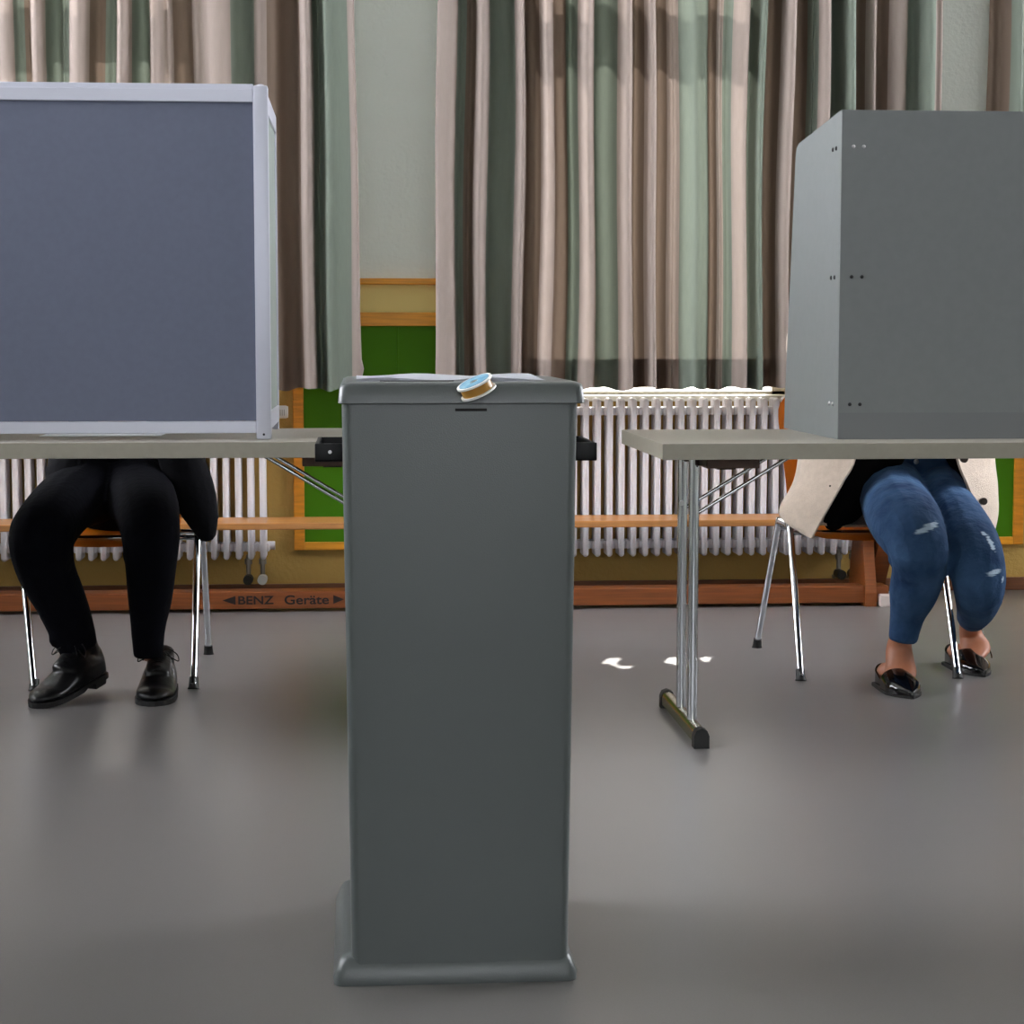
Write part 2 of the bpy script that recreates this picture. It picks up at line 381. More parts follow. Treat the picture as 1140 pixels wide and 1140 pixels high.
# ------------------------------------------------------------------ radiators
PITCH_R = .0452
def radiator(x_right, n, label, top_valve):
    t = thing('radiator', label, 'radiator', (x_right-n*PITCH_R/2, WY-.09, .16), 'white column radiators below the windows')
    first = None
    for i in range(n):
        x = x_right - i*PITCH_R
        if first is None:
            b = NB()
            for (y, r) in ((WY-.13, .0118), (WY-.085, .0115), (WY-.045, .0115)):
                tube(b, [(x, y, .165), (x, y, .172), (x, y, .738), (x, y, .745)], r, 10)
                ball(b, (x, y, .743), r, r, r, seg=10); ball(b, (x, y, .168), r, r, r, seg=10)
            for z in (.20, .705):
                box(b, x-PITCH_R/2, x+PITCH_R/2, WY-.115, WY-.035, z-.016, z+.016, .006)
            first = obj('column', b, 'radiator', t, smooth=True)
        else:
            c = first.copy(); COL.objects.link(c); c.parent = t; c.location = Vector(first.location) - Vector((i*PITCH_R, 0, 0))
    for dx in (-.005, -.058):                                       # pipes with lockshield valves
        b = NB(); x = x_right + dx
        tube(b, [(x, WY-.085, .17), (x, WY-.085, .075), (x, WY-.01, .06)], .009, 10); cyl(b, (x, WY-.085, .135), (x, WY-.085, .155), .014, 12)
        p = obj('pipe', b, 'pipe', t, smooth=True)
        b = NB(); cyl(b, (x, WY-.14, .08), (x, WY-.075, .08), .018, 14); obj('valve_knob', b, 'white' if dx > -.02 and top_valve else 'knob_dark', p, smooth=True)
    b = NB(); cyl(b, (x_right+.01, WY-.085, .205), (x_right+.042, WY-.085, .205), .016, 14); obj('end_plug', b, 'radiator', t, smooth=True)
    if top_valve:
        b = NB(); cyl(b, (x_right+.01, WY-.085, .705), (x_right+.04, WY-.085, .705), .012, 14); p = obj('valve_body', b, 'pipe', t, smooth=True)
        b = NB(); x = x_right+.04
        for (a, c, r) in ((0, .012, .020), (.012, .05, .0245), (.05, .056, .022)): cyl(b, (x+a, WY-.11, .705), (x+c, WY-.11, .705), r, 18)
        p2 = obj('thermostat_head', b, 'white', t, smooth=True)
        b = NB()
        for k in range(4): box(b, x+.02+k*.007, x+.0225+k*.007, WY-.136, WY-.134, .693, .715)
        obj('scale_marks', b, 'pipe', p2)
radiator(-.362, 30, 'white column radiator behind the man, with a thermostat head at its end', True)
radiator(1.885, 30, 'white column radiator between the ballot box and the seated woman', False)

# ------------------------------------------------------------------ gym bench
BX0, BX1 = -2.05, 1.93
t = thing('gym_bench', 'long low orange-brown wooden gym bench along the wall in front of the radiators', 'bench', ((BX0+BX1)/2, 7.18, 0))
b = NB(); box(b, BX0, BX1+.03, 7.05, 7.30, .298, .322, .004); obj('seat', b, 'bench', t)
b = NB(); box(b, BX0+.02, BX1, 7.07, 7.17, .012, .074, .004); beam = obj('beam', b, 'beam', t)
for x in (BX0+.03, BX1-.09):
    b = NB(); loft(b, [[(xx, 7.05, .0), (xx, 7.33, .0), (xx, 7.31, .05), (xx, 7.24, .298), (xx, 7.12, .298), (xx, 7.05, .05)] for xx in (x, x+.04)])
    obj('leg', b, 'beam', t)
    b = NB(); loft(b, [[(xx, 7.04, .298), (xx, 7.04, .27), (xx, 7.20, .06), (xx, 7.24, .06), (xx, 7.16, .298)] for xx in (x+.052, x+.11)]); obj('brace', b, 'beam', t)
    b = NB(); box(b, x+.05, x+.115, 7.03, 7.08, .0, .045, .006); obj('foot_pad', b, 'tissue', t)
def text_obj(txt, x0, x1, zc, h, y, parent, m):
    cu = bpy.data.curves.new('lettering', 'FONT'); cu.body = txt; cu.size = 1; cu.offset = .018; cu.extrude = .002
    o = bpy.data.objects.new('tmp', cu); COL.objects.link(o)
    dg = bpy.context.evaluated_depsgraph_get(); dg.update()
    me = bpy.data.meshes.new_from_object(o.evaluated_get(dg)); bpy.data.objects.remove(o)
    bb = NB(); bb.from_mesh(me); bpy.data.meshes.remove(me)
    xs = [v.co.x for v in bb.verts]; ys = [v.co.y for v in bb.verts]
    for v in bb.verts:
        v.co = Vector((x0+(v.co.x-min(xs))/(max(xs)-min(xs))*(x1-x0), y - v.co.z*.3, zc-h/2+(v.co.y-min(ys))/(max(ys)-min(ys))*h))
    return obj('lettering', bb, m, parent)
yb = 7.069
text_obj('BENZ', X(262, yb), X(302, yb), .044, .030, yb, beam, 'ink')
text_obj('Geräte', X(314, yb), X(364, yb), .044, .034, yb, beam, 'ink')
for (xa, xb_) in ((X(244, yb), X(259, yb)), (X(381, yb), X(369, yb))):
    b = NB(); loft(b, [[(xa, yb+dy, .044), (xb_, yb+dy, .060), (xb_, yb+dy, .028)] for dy in (0, -.0006)]); obj('arrow_mark', b, 'ink', beam)

# ------------------------------------------------------------------ curtains
HEM_Z = .793
def curtain(segs, label, zsh=0, wave_right=False, wave_left=False):
    """segs: (photo x of colour band start, colour, depth) listed left to right, last = end"""
    cols = []                       # (x, y, mat)
    n = len(segs)
    ctr = []
    for i in range(n-1):
        xa = X(segs[i][0], 7.24); xb = X(segs[i+1][0], 7.24); w_ = xb-xa
        d = {'f': 7.19, 'm': 7.245, 'b': 7.315}[segs[i][2]]
        ctr.append((xa + w_*.22, d, segs[i][1])); ctr.append((xa + w_*.78, d+.004*random.uniform(-1, 1), segs[i][1]))
    xa0 = X(segs[0][0], 7.24); xe = X(segs[-1][0], 7.24)
    ctr = [(xa0, ctr[0][1]+.012, ctr[0][2])] + ctr + [(xe, ctr[-1][1]+.012, ctr[-1][2])]
    pts = catmull([Vector((c[0], c[1], 0)) for c in ctr], 4)
    mats = ['rose', 'sage', 'taupe']
    b = NB()
    zs = [3.05] + [3.05-(3.05-HEM_Z-.12)*k/26 for k in range(1, 26)] + [HEM_Z+.11, HEM_Z+.075, HEM_Z+.04, HEM_Z+.012, HEM_Z]
    rows = []
    ph = [random.uniform(0, 6.28) for _ in range(8)]
    for z in zs:
        row = []
        u = (z-HEM_Z)/2.25
        for i, p in enumerate(pts):
            f = i/len(pts)
            dx = .006*math.sin(z*2.1+ph[0]+p.x*5) + .004*math.sin(z*4.3+ph[1]+p.x*11)
            amp = 1 + .25*math.sin(z*1.7+p.x*7+ph[2])*(1-u*.5)
            yy = 7.25 + (p.y-7.25)*amp
            zz = z
            if z < HEM_Z+.03:
                zz += .005*math.sin(p.x*37+ph[3]) + .003*math.sin(p.x*83+ph[4])
            if wave_right and f > .985 and z < 1.35: dx += .010*math.sin(z*38)+.012*(1.35-z)
            if wave_left and f < .02 and z < 1.5: dx -= .012*(1.5-z)
            row.append(b.verts.new((p.x+dx, yy, zz)))
        rows.append(row)
    for ra, rb in zip(rows, rows[1:]):
        for i in range(len(pts)-1):
            f = b.faces.new((ra[i], ra[i+1], rb[i+1], rb[i]))
            k = min(len(ctr)-1, int((i+2)/4)); f.material_index = mats.index(ctr[k][2])
    t = thing('curtain', label, 'curtain', ((xa0+xe)/2, 7.25, HEM_Z))
    cl = obj('cloth', b, mats, t, smooth=80, keep=True)
    # the turned-up hem: a second layer of the same cloth behind the first
    b = NB(); hr = []
    for row_src in rows[-5:]: pass
    me = cl.data; base = world_loc(cl); N_ = len(pts)
    vs = me.vertices; off = (len(zs)-5)*N_
    for r in range(5):
        hr.append([b.verts.new(vs[off+r*N_+i].co + base + Vector((0, .005, .0015 if r == 4 else 0))) for i in range(N_)])
    for ra, rb in zip(hr, hr[1:]):
        for i in range(N_-1):
            f = b.faces.new((ra[i], ra[i+1], rb[i+1], rb[i])); k = min(len(ctr)-1, int((i+2)/4)); f.material_index = mats.index(ctr[k][2])
    obj('hem', b, mats, t, smooth=80, keep=True)
    return t
r_, s_, t_ = 'rose', 'sage', 'taupe'
seg1 = [(-150, r_, 'f'), (-128, s_, 'b'), (-112, r_, 'f'), (-92, t_, 'b'), (-74, r_, 'f'), (-58, s_, 'b'), (-40, r_, 'f'), (-24, s_, 'b'), (-8, t_, 'm'),
        (7, r_, 'f'), (27, s_, 'm'), (38, t_, 'm'), (45, r_, 'f'), (60, s_, 'b'), (77, s_, 'm'), (86, r_, 'f'), (107, t_, 'b'), (120, s_, 'b'), (134, r_, 'f'), (150, s_, 'b'),
        (170, r_, 'f'), (183, r_, 'm'), (194, t_, 'b'), (218, r_, 'm'), (233, r_, 'f'), (261, s_, 'b'), (287, r_, 'm'), (300, t_, 'm'), (316, t_, 'b'), (337, r_, 'f'), (352, s_, 'b'),
        (361, s_, 'f'), (379, s_, 'f'), (392, r_, 'f'), (400, r_, 'f')]
seg2 = [(487, r_, 'f'), (510, s_, 'b'), (519, t_, 'b'), (528, r_, 'f'), (542, s_, 'b'), (573, r_, 'f'), (583, t_, 'b'), (600, r_, 'f'), (614, t_, 'm'), (631, s_, 'b'), (642, r_, 'f'), (660, s_, 'b'),
        (687, r_, 'f'), (703, t_, 'b'), (716, r_, 'f'), (729, t_, 'b'), (743, r_, 'm'), (753, s_, 'f'), (773, s_, 'm'), (790, t_, 'b'), (799, r_, 'm'), (804, s_, 'm'), (812, r_, 'f'), (833, s_, 'b'),
        (839, s_, 'f'), (849, t_, 'b'), (865, r_, 'f'), (880, t_, 'b'), (896, s_, 'm'), (902, r_, 'f'), (918, s_, 'b'), (931, s_, 'f'), (946, t_, 'b'), (961, r_, 'm'), (972, t_, 'b'), (985, r_, 'm'),
        (1007, s_, 'b'), (1020, s_, 'f'), (1033, r_, 'm'), (1043, r_, 'm')]
seg3 = [(1100, t_, 'b'), (1117, s_, 'f'), (1126, r_, 'f'), (1134, s_, 'b'), (1150, r_, 'f'), (1170, t_, 'b'), (1190, r_, 'f'), (1212, s_, 'b'), (1230, r_, 'f'), (1250, s_, 'm'), (1266, t_, 'b'), (1285, r_, 'f'),
        (1305, s_, 'b'), (1325, r_, 'f'), (1345, t_, 'b'), (1360, r_, 'f'), (1380, s_, 'b'), (1400, r_, 'f'), (1420, t_, 'b'), (1445, r_, 'f'), (1460, s_, 'b'), (1490, r_, 'f'), (1520, t_, 'm'), (1550, r_, 'f'), (1580, r_, 'f')]
seg0 = [(p-650, c, d) for p, c, d in seg2 if p < 1043]
curtain(seg1, 'rose, sage and taupe curtain above the left screen, its right edge beside the bare pale wall', wave_right=True)
curtain(seg2, 'wide middle curtain in rose and sage folds, hanging behind the ballot box lid', wave_left=True)
curtain(seg3, 'rightmost rose, sage and taupe curtain, a narrow piece in view above the right screen')

# ------------------------------------------------------------------ folding tables
TZ = .732
def make_table(x0, yf, label):
    L_, D_ = 1.6, .72
    t = thing('folding_table', label, 'table', (x0+L_/2, yf+D_/2, 0))
    b = NB(); box(b, x0, x0+L_, yf, yf+D_, TZ-.038, TZ, .002); top = obj('tabletop', b, ['table'], t)
    b = NB()
    for (xa, xb_, ya, yb_) in ((x0-.0015, x0+L_+.0015, yf-.0015, yf), (x0-.0015, x0+L_+.0015, yf+D_, yf+D_+.0015), (x0-.0015, x0, yf, yf+D_), (x0+L_, x0+L_+.0015, yf, yf+D_)):
        box(b, xa, xb_, ya, yb_, TZ-.037, TZ-.001)
    obj('edge_band', b, 'table_edge', top)
    for sgn, xe in ((1, x0), (-1, x0+L_)):
        xl = xe + sgn*.105
        xr0, xr1 = sorted((xl+sgn*.012, xl+sgn*.14))
        b = NB(); box(b, xr0, xr1, yf+.08, yf+D_-.08, TZ-.064, TZ-.038, .003); obj('support_rail', b, 'brown_wood', t)
        b = NB(); xa, xb_ = sorted((xl+sgn*.045, xl+sgn*.09)); box(b, xa, xb_, yf+.12, yf+.17, TZ-.069, TZ-.064); obj('bracket', b, 'black_plastic', t)
        for y in (yf+.185, yf+.355):
            b = NB(); cyl(b, (xl, y, .045), (xl, y, TZ-.038), .0128, 18); lg = obj('leg', b, 'chrome', t, smooth=True)
            if y > yf+.3:
                b = NB(); cyl(b, (xl-sgn*.004, y-.014, .565), (xl-sgn*.004, y-.02, .565), .007, 10); obj('bolt', b, 'screw', lg, smooth=True)
            b = NB(); y2 = y+.012
            tube(b, [(xl+sgn*.008, y2, .55), (xl+sgn*.23, y2+.0, TZ-.048), (xl+sgn*.25, y2, TZ-.04)], .0048, 10); obj('brace', b, 'chrome', t, smooth=True)
        b = NB()                                                    # half-round foot bar along the depth
        prof = [(-.017, .012), (-.017, .030), (-.012, .041), (0, .046), (.012, .041), (.017, .030), (.017, .012)]
        y0, y1 = yf+.045, yf+.60
        loft(b, [[(xl+px_, y, pz) for px_, pz in prof] for y in (y0+.03, y1-.03)]); ft = obj('foot_bar', b, 'chrome_foot', t, smooth=50)
        for (ya, yb_) in ((y0, y0+.034), (y1-.034, y1)):
            b = NB(); prof2 = [(-.0185, 0), (-.0185, .030), (-.013, .043), (0, .0485), (.013, .043), (.0185, .030), (.0185, 0)]
            loft(b, [[(xl+px_, y, pz) for px_, pz in prof2] for y in (ya, yb_)]); obj('end_cap', b, 'rubber', ft, smooth=50)
    return t
make_table(.704, 4.56, 'grey laminate folding table with chrome T legs carrying the plain grey screen')
make_table(-1.495, 4.715, 'grey laminate folding table under the framed blue-grey screen, partly behind the ballot box')

# ------------------------------------------------------------------ left screen (aluminium frame, felt panels)
t = thing('privacy_screen', 'blue-grey felt voting screen in a silver aluminium frame on the left table', 'screen', (-.72, 5.1, TZ))
SX0, SX1, SYF, SYB, SZ0, SZ1 = -1.22, -.215, 4.84, 5.42, .747, 1.575
b = NB(); box(b, SX0+.03, SX1-.035, SYF+.006, SYF+.018, SZ0+.03, SZ1-.03); obj('front_panel', b, 'blue_panel', t)
b = NB(); box(b, SX0+.036, SX1-.036, SYF, SYF+.024, SZ1-.034, SZ1-.003, .002); box(b, SX0+.036, SX1-.036, SYF+.008, SYF+.034, SZ1-.006, SZ1+.010, .002); obj('top_rail', b, 'alu', t)
b = NB(); box(b, SX0+.036, SX1-.036, SYF, SYF+.024, SZ0, SZ0+.029, .002); obj('bottom_rail', b, 'alu', t)
for x0, x1, sx in ((SX0, SX0+.036, -1), (SX1-.036, SX1, 1)):
    b = NB(); box(b, x0, x1, SYF-.004, SYF+.026, TZ, SZ1+.006, .006); ball(b, ((x0+x1)/2, SYF+.011, SZ1+.004), .012, .012, .006, seg=10)
    p = obj('corner_post', b, 'alu', t, smooth=True)
    b = NB(); cyl(b, ((x0+x1)/2, SYF-.005, TZ+.012), ((x0+x1)/2, SYF-.003, TZ+.012), .003, 8); obj('screw', b, 'screw_dark', p)
    xs0, xs1 = (x1-.022, x1-.004) if sx > 0 else (x0+.004, x0+.022)
    b = NB(); box(b, xs0+.004, xs1-.004, SYF+.05, SYB-.024, SZ0+.05, SZ1-.05); sp_ = obj('side_panel', b, 'green_panel_side', t)
    b = NB()
    box(b, xs0, xs1, SYF+.026, SYB, SZ0+.006, SZ0+.05, .002); box(b, xs0, xs1, SYF+.026, SYB, SZ1-.05, SZ1-.005, .002)
    box(b, xs0, xs1, SYB-.024, SYB, SZ0+.006, SZ1-.005, .002); box(b, xs0, xs1, SYF+.026, SYF+.05, SZ0+.006, SZ1-.005, .002)
    obj('side_frame', b, 'alu', t)
    b = NB(); box(b, xs0, xs1, SYB-.03, SYB-.005, TZ, SZ0+.008, .002); obj('foot', b, 'alu', t)

# ------------------------------------------------------------------ right screen (plain grey boards)
t = thing('privacy_screen', 'plain grey three-sided board voting screen with screws, on the right table', 'screen', (1.62, 5.0, TZ))
GX0, GX1, GYF = 1.158, 2.08, 4.73
b = NB(); box(b, GX0, GX1, GYF, GYF+.012, TZ, 1.523, .001); fp = obj('front_panel', b, 'grey_board', t)
b = NB(); box(b, GX0+.001, GX1-.001, GYF-.0012, GYF, TZ, .797); obj('shade_strip', b, 'grey_shade', fp)  # darker strip laid on the panel in place of shade along its foot
def wing(xa, xb_, name):
    prof = [(GYF+.012, TZ), (5.34, TZ), (5.335, .80), (5.235, 1.455), (5.225, 1.478), (5.20, 1.488), (GYF+.012, 1.523)]
    b = NB(); loft(b, [[(x, y, z) for y, z in prof] for x in (xa, xb_)]); return obj(name, b, 'grey_board', t)
wing(GX0, GX0+.012, 'side_wing'); wing(GX1-.012, GX1, 'side_wing')
for z in (1.436, 1.125, .817):
    for x in (GX0+.029, GX0+.054, GX1-.029, GX1-.054):
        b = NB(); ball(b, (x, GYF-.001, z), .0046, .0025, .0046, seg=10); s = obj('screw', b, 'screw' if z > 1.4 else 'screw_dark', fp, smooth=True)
        if z > 1.4:
            b = NB(); box(b, x-.004, x+.004, GYF-.0037, GYF-.003, z-.0006, z+.0006); obj('screw_slot', b, 'screw_dark', s) if False else b.free()
    for y in (GYF+.05, GYF+.085):
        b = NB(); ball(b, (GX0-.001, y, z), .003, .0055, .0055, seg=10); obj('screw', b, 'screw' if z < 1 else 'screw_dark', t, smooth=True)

# ------------------------------------------------------------------ ballot box
t = thing('ballot_box', 'tall grey plastic ballot box with lid, standing in the centre foreground', 'ballot box', (.148, 3.15, 0))
def rrect(x0, x1, y0, y1, z, r, n=5):
    out = []
    for (cx, cy, a0) in ((x1-r, y1-r, 0), (x0+r, y1-r, PI/2), (x0+r, y0+r, PI), (x1-r, y0+r, 1.5*PI)):
        for k in range(n+1):
            a = a0 + PI/2*k/n; out.append(Vector((cx+r*math.cos(a), cy+r*math.sin(a), z)))
    return out
BF, BB = 2.93, 3.37
b = NB(); loft(b, [rrect(-.018+(-.009)*s, .312+.012*s, BF, BB-.01*(1-s), z, .014) for z, s in ((.03, 0), (.2, .2), (.5, .55), (.895, 1))])
obj('body', b, 'bin', t, smooth=50)
b = NB(); loft(b, [rrect(-.045-d, .325+d, 2.923-d, 3.385+d, z, .016+max(0, d)) for z, d in ((0, .0), (.012, .001), (.034, -.008), (.042, -.014), (.045, -.022), (.047, -.03))])
obj('base_skirt', b, 'bin', t, smooth=50)
b = NB(); loft(b, [rrect(-.030+d, .332-d, 2.918+d, 3.39-d, z, .014) for z, d in ((.880, .0), (.881, -.002), (.903, .0), (.909, .003), (.912, .010), (.9125, .02))])
obj('lid', b, 'bin', t, smooth=50)
b = NB(); box(b, .141, .188, BF-.0008, BF+.004, .8685, .8725); obj('front_slot', b, 'slot', t)
b = NB(); box(b, .03, .14, 2.945, 2.955, .9122, .9135); obj('lid_slot', b, 'slot', t)
for s, x in ((-1, -.027), (1, .323)):
    xo = x + s*.042; xa, xb_ = sorted((x-s*.004, xo))
    b = NB()
    y0, y1 = 3.03, 3.24
    box(b, xa, xb_, y0, y1, .788, .793, .002)
    box(b, *sorted((xo-s*.007, xo)), y0, y1, .788, .816, .003)
    for (ya, yb_) in ((y0, y0+.007), (y1-.007, y1)): box(b, xa, xb_, ya, yb_, .788, .816, .002)
    h = obj('handle', b, 'black_plastic', t, smooth=50)
    if s > 0: continue
    b = NB(); cyl(b, ((xa+xb_)/2, y0-.001, .803), ((xa+xb_)/2, y0+.002, .803), .0028, 10); obj('rivet', b, 'screw', h)
b = NB(); g = []
for j in range(9):
    row = []
    for i in range(13):
        x = -.005+.285*i/12; y = 2.965+.36*j/8
        row.append(b.verts.new((x, y, .9135+.0022*math.sin(i*.9+j*.5)+.0022)))
    g.append(row)
for ra, rb in zip(g, g[1:]):
    for i in range(12): b.faces.new((ra[i], ra[i+1], rb[i+1], rb[i]))
bmesh.ops.solidify(b, geom=b.faces[:], thickness=.0006)
tag(obj('paper_sheet', b, 'paper', smooth=80, loc=(.13, 3.15, .913)), 'white sheet of paper lying flat on the ballot box lid', 'paper')
# tape roll
tc = Vector((.171, 2.902, .9045)); ax = Vector((-.40, -.20, .88)).normalized()
t = thing('tape_roll', 'small roll of amber tape with blue label tilted over the ballot box lid edge', 'tape roll', tc)
b = NB()
def disc(b, c, h, r0, r1, seg=32):
    s = ax.orthogonal().normalized(); u = ax.cross(s)
    rings = []
    for (r, dz) in ((r0, -h/2), (r1, -h/2), (r1, h/2), (r0, h/2), (r0, -h/2)):
        rings.append([c + ax*dz + (s*math.cos(a)+u*math.sin(a))*r for a in [2*PI*k/seg for k in range(seg)]])
    loft(b, rings, cap=False)
disc(b, tc+ax*.008, .003, .006, .0275); obj('top_flange', b, 'tape_white', t, smooth=True)
b = NB(); disc(b, tc+ax*.0098, .0008, .0065, .0235); obj('paper_label', b, 'tape_blue', t, smooth=True)
b = NB(); disc(b, tc, .013, .0085, .0240); obj('tape', b, 'tape_amber', t, smooth=True)
b = NB(); disc(b, tc-ax*.008, .003, .006, .0275); obj('bottom_flange', b, 'tape_white', t, smooth=True)
b = NB(); disc(b, tc, .018, .006, .0082); obj('core', b, 'tape_white', t, smooth=True)

# ------------------------------------------------------------------ chairs
def make_chair(xc, label, feet, tops):
    """plywood shell chair, feet measured on the floor: front Y 5.52, rear 6.13"""
    t = thing('chair', label, 'chair', (xc, 5.82, 0))
    lean = (tops[0]+tops[1])/2 - xc
    for s in (-1, 1):
        xf = feet[(s+1)//2]; xt = tops[(s+1)//2]
        b = NB(); tube(b, [(xf, 5.52, .012), (xt, 5.755, .395), (xt, 5.785, .418), (xt, 5.80, .423)], .0105, 12, smooth_n=3); lg = obj('leg', b, 'chrome', t, smooth=True)
        b = NB(); tube(b, [(xf, 5.52, 0), (xf, 5.522, .006), (xf, 5.533, .03)], .0165, 14, r2=.0125); obj('rubber_foot', b, 'rubber', lg, smooth=True)
        b = NB(); tube(b, [(xf-.004, 6.13, .012), (xt, 5.945, .392), (xt, 5.915, .418), (xt, 5.895, .423)], .0105, 12, smooth_n=3); lg = obj('leg', b, 'chrome', t, smooth=True)
        b = NB(); tube(b, [(xf-.004, 6.13, 0), (xf-.004, 6.128, .006), (xf-.004, 6.12, .03)], .0165, 14, r2=.0125); obj('rubber_foot', b, 'rubber', lg, smooth=True)
        b = NB(); tube(b, [(xt, 5.795, .423), (xt, 5.90, .423)], .0105, 12); obj('side_rail', b, 'chrome', t, smooth=True)
    for y in (5.76, 5.935):
        b = NB(); tube(b, [(tops[0], y, .402), (tops[1], y, .402)], .008, 10); obj('cross_bar', b, 'chrome', t, smooth=True)
    xs = xc + lean
    b = NB(); g = []
    for j in range(17):                    # seat shell
        v = j/16; y = 5.60 + .40*v
        w_ = .205*(1-.10*v)*(math.sqrt(max(0, 1-(max(0, .18-v)/.18)**2*.35)))
        z = .412 + .012*math.sin(v*PI) * -1 - .02*max(0, .15-v)/.15 + .03*max(0, v-.8)/.2
        g.append([Vector((xs + w_*(i/6-1), y, z + .010*abs(i/6-1)**2)) for i in range(13)])
    vs = [[b.verts.new(p) for p in r] for r in g]
    for ra, rb in zip(vs, vs[1:]):
        for i in range(12): b.faces.new((ra[i], ra[i+1], rb[i+1], rb[i]))
    bmesh.ops.solidify(b, geom=b.faces[:], thickness=.010); obj('seat', b, 'chair_wood', t, smooth=50)
    b = NB(); vs = []
    for j in range(21):                    # backrest, waisted towards the seat, rounded top corners
        v = j/20; z = .43 + .385*v
        w_ = .184 + .020*min(1, v/.75)**1.2
        if v > .82: q = (v-.82)/.18; w_ *= (.62+.38*math.sqrt(max(0, 1-q*q)))
        y = 5.985 + .11*v + .02*(1-min(1, v*4))
        vs.append([b.verts.new((xs + w_*(i/6-1), y-.025*abs(i/6-1)**2, z)) for i in range(13)])
    for ra, rb in zip(vs, vs[1:]):
        for i in range(12): b.faces.new((ra[i], ra[i+1], rb[i+1], rb[i]))
    bmesh.ops.solidify(b, geom=b.faces[:], thickness=.009); obj('backrest', b, 'chair_wood', t, smooth=50)
    return t
make_chair(-.692, 'wooden shell chair with chrome legs under the man in dark trousers', (-.909, -.469), (-.976, -.472))
make_chair(1.488, 'orange plywood shell chair with chrome legs under the woman in jeans', (1.255, 1.714), (1.272, 1.722))

# ------------------------------------------------------------------ people
def L(px, py, Y, rpx, k=1.0):
    r = rpx*Y/FPX; return (at(px, py, Y), r, r*k)
def hand(b, wrist, direc, side, palm_n, scale=1.0):
    """palm, four fingers, thumb; direc forward, side towards the thumb, palm_n = back of the hand normal"""
    d, s, n = direc.normalized(), side.normalized(), palm_n.normalized()
    k = scale
    limb(b, [(wrist, .026*k, .02*k), (wrist+d*.05*k, .036*k, .017*k), (wrist+d*.085*k, .038*k, .014*k)], seg=12, n=2)
    for i, (ln) in enumerate((.068, .078, .072, .056)):
        o = wrist + d*(.088-.004*abs(i-1.2))*k + s*(.030-.0205*i)*k
        p1 = o + (d + s*(.10-.07*i))*ln*.45*k - n*.006*k; p2 = p1 + (d+s*(.06-.05*i))*ln*.32*k - n*.016*k; p3 = p2 + d*ln*.18*k - n*.018*k
        limb(b, [(o-d*.02*k, .0095*k, .0095*k), (p1, .0088*k, .0088*k), (p2, .008*k, .008*k), (p3, .0068*k, .0068*k)], seg=8, n=2)
    o = wrist + d*.025*k + s*.022*k
    p1 = o + (d*.5+s*.8)*.034*k - n*.006*k; p2 = p1 + (d*.85+s*.45)*.03*k - n*.006*k; p3 = p2 + d*.022*k - n*.004*k
    limb(b, [(o, .014*k, .013*k), (p1, .0115*k, .0105*k), (p2, .010*k, .009*k), (p3, .0075*k, .007*k)], seg=8, n=2)
def head(b, c, k=1.0):
    """face looks towards -Y and a little down"""
    ball(b, c+Vector((0, .012, .03))*k, .074*k, .092*k, .09*k, seg=20)
    limb(b, [(c+Vector((0, -.02, .02))*k, .064*k, .07*k), (c+Vector((0, -.03, -.04))*k, .05*k, .055*k), (c+Vector((0, -.042, -.085))*k, .026*k, .026*k)], n=3)
    limb(b, [(c+Vector((0, -.086, .03))*k, .007*k, .007*k), (c+Vector((0, -.106, -.008))*k, .012*k, .010*k)], seg=8, n=2)     # nose
    for s in (-1, 1):
        ball(b, c+Vector((s*.028, -.078, .045))*k, .02*k, .012*k, .007*k, seg=10)                                      # brow
        ball(b, c+Vector((s*.074, .012, .0))*k, .007*k, .018*k, .03*k, seg=10)                                         # ear
        ball(b, c+Vector((s*.036, -.066, -.012))*k, .02*k, .014*k, .018*k, seg=10)
    ball(b, c+Vector((0, -.086, -.038))*k, .023*k, .008*k, .005*k, seg=10); ball(b, c+Vector((0, -.085, -.047))*k, .02*k, .008*k, .006*k, seg=10)
def shoe_rings(L_, W_, H_, pointy, topline=None, n=24, collar=True):
    """u runs heel (0) to toe (1); local x forward, y side, z up"""
    rings = []
    for i in range(n+1):
        u = i/n
        if u < .18: w_ = W_*(.62+.22*math.sqrt(max(0, 1-((.18-u)/.18)**2)))*(.55+.45*math.sqrt(max(0, 1-((.1-min(u, .1))/.1)**2)))
        elif u < .68: w_ = W_*(.84+.16*math.sin((u-.18)/.5*PI/2))
        else:
            q = min(1, max(0, (u-.68)/.32)); w_ = W_*(1-q**(2.6 if not pointy else 1.5))**(.5 if not pointy else .85) if q < 1 else 0
            w_ = max(w_, W_*(.16 if not pointy else .08))
        if u < .35: h_ = H_
        else: h_ = H_*(1-.66*min(1, (u-.35)/.42)**.8)
        if pointy: h_ = H_*(1 if u < .45 else 1-.68*((u-.45)/.55)**1.1)
        elif u > .8: h_ *= 1-.45*((u-.8)/.2)**2
        r = []
        for k in range(14):
            a = PI*k/13; r.append(Vector((u*L_, w_/2*math.cos(a)*(1.0 if math.sin(a) < .7 else 1), .012 + (h_-.012)*max(0, math.sin(a))**(.55 if pointy else .8))))
        r.append(Vector((u*L_, -w_/2*.96, .004))); r.append(Vector((u*L_, w_/2*.96, .004)))
        rings.append(r)
    return rings
def place(rings, T): return [[T @ p for p in r] for r in rings]
def xf(heel, toe_dir_deg, pitch_deg=0, roll=0):
    return Matrix.Translation(heel) @ Matrix.Rotation(math.radians(toe_dir_deg), 4, 'Z') @ Matrix.Rotation(math.radians(pitch_deg), 4, 'Y') @ Matrix.Rotation(math.radians(roll), 4, 'X')

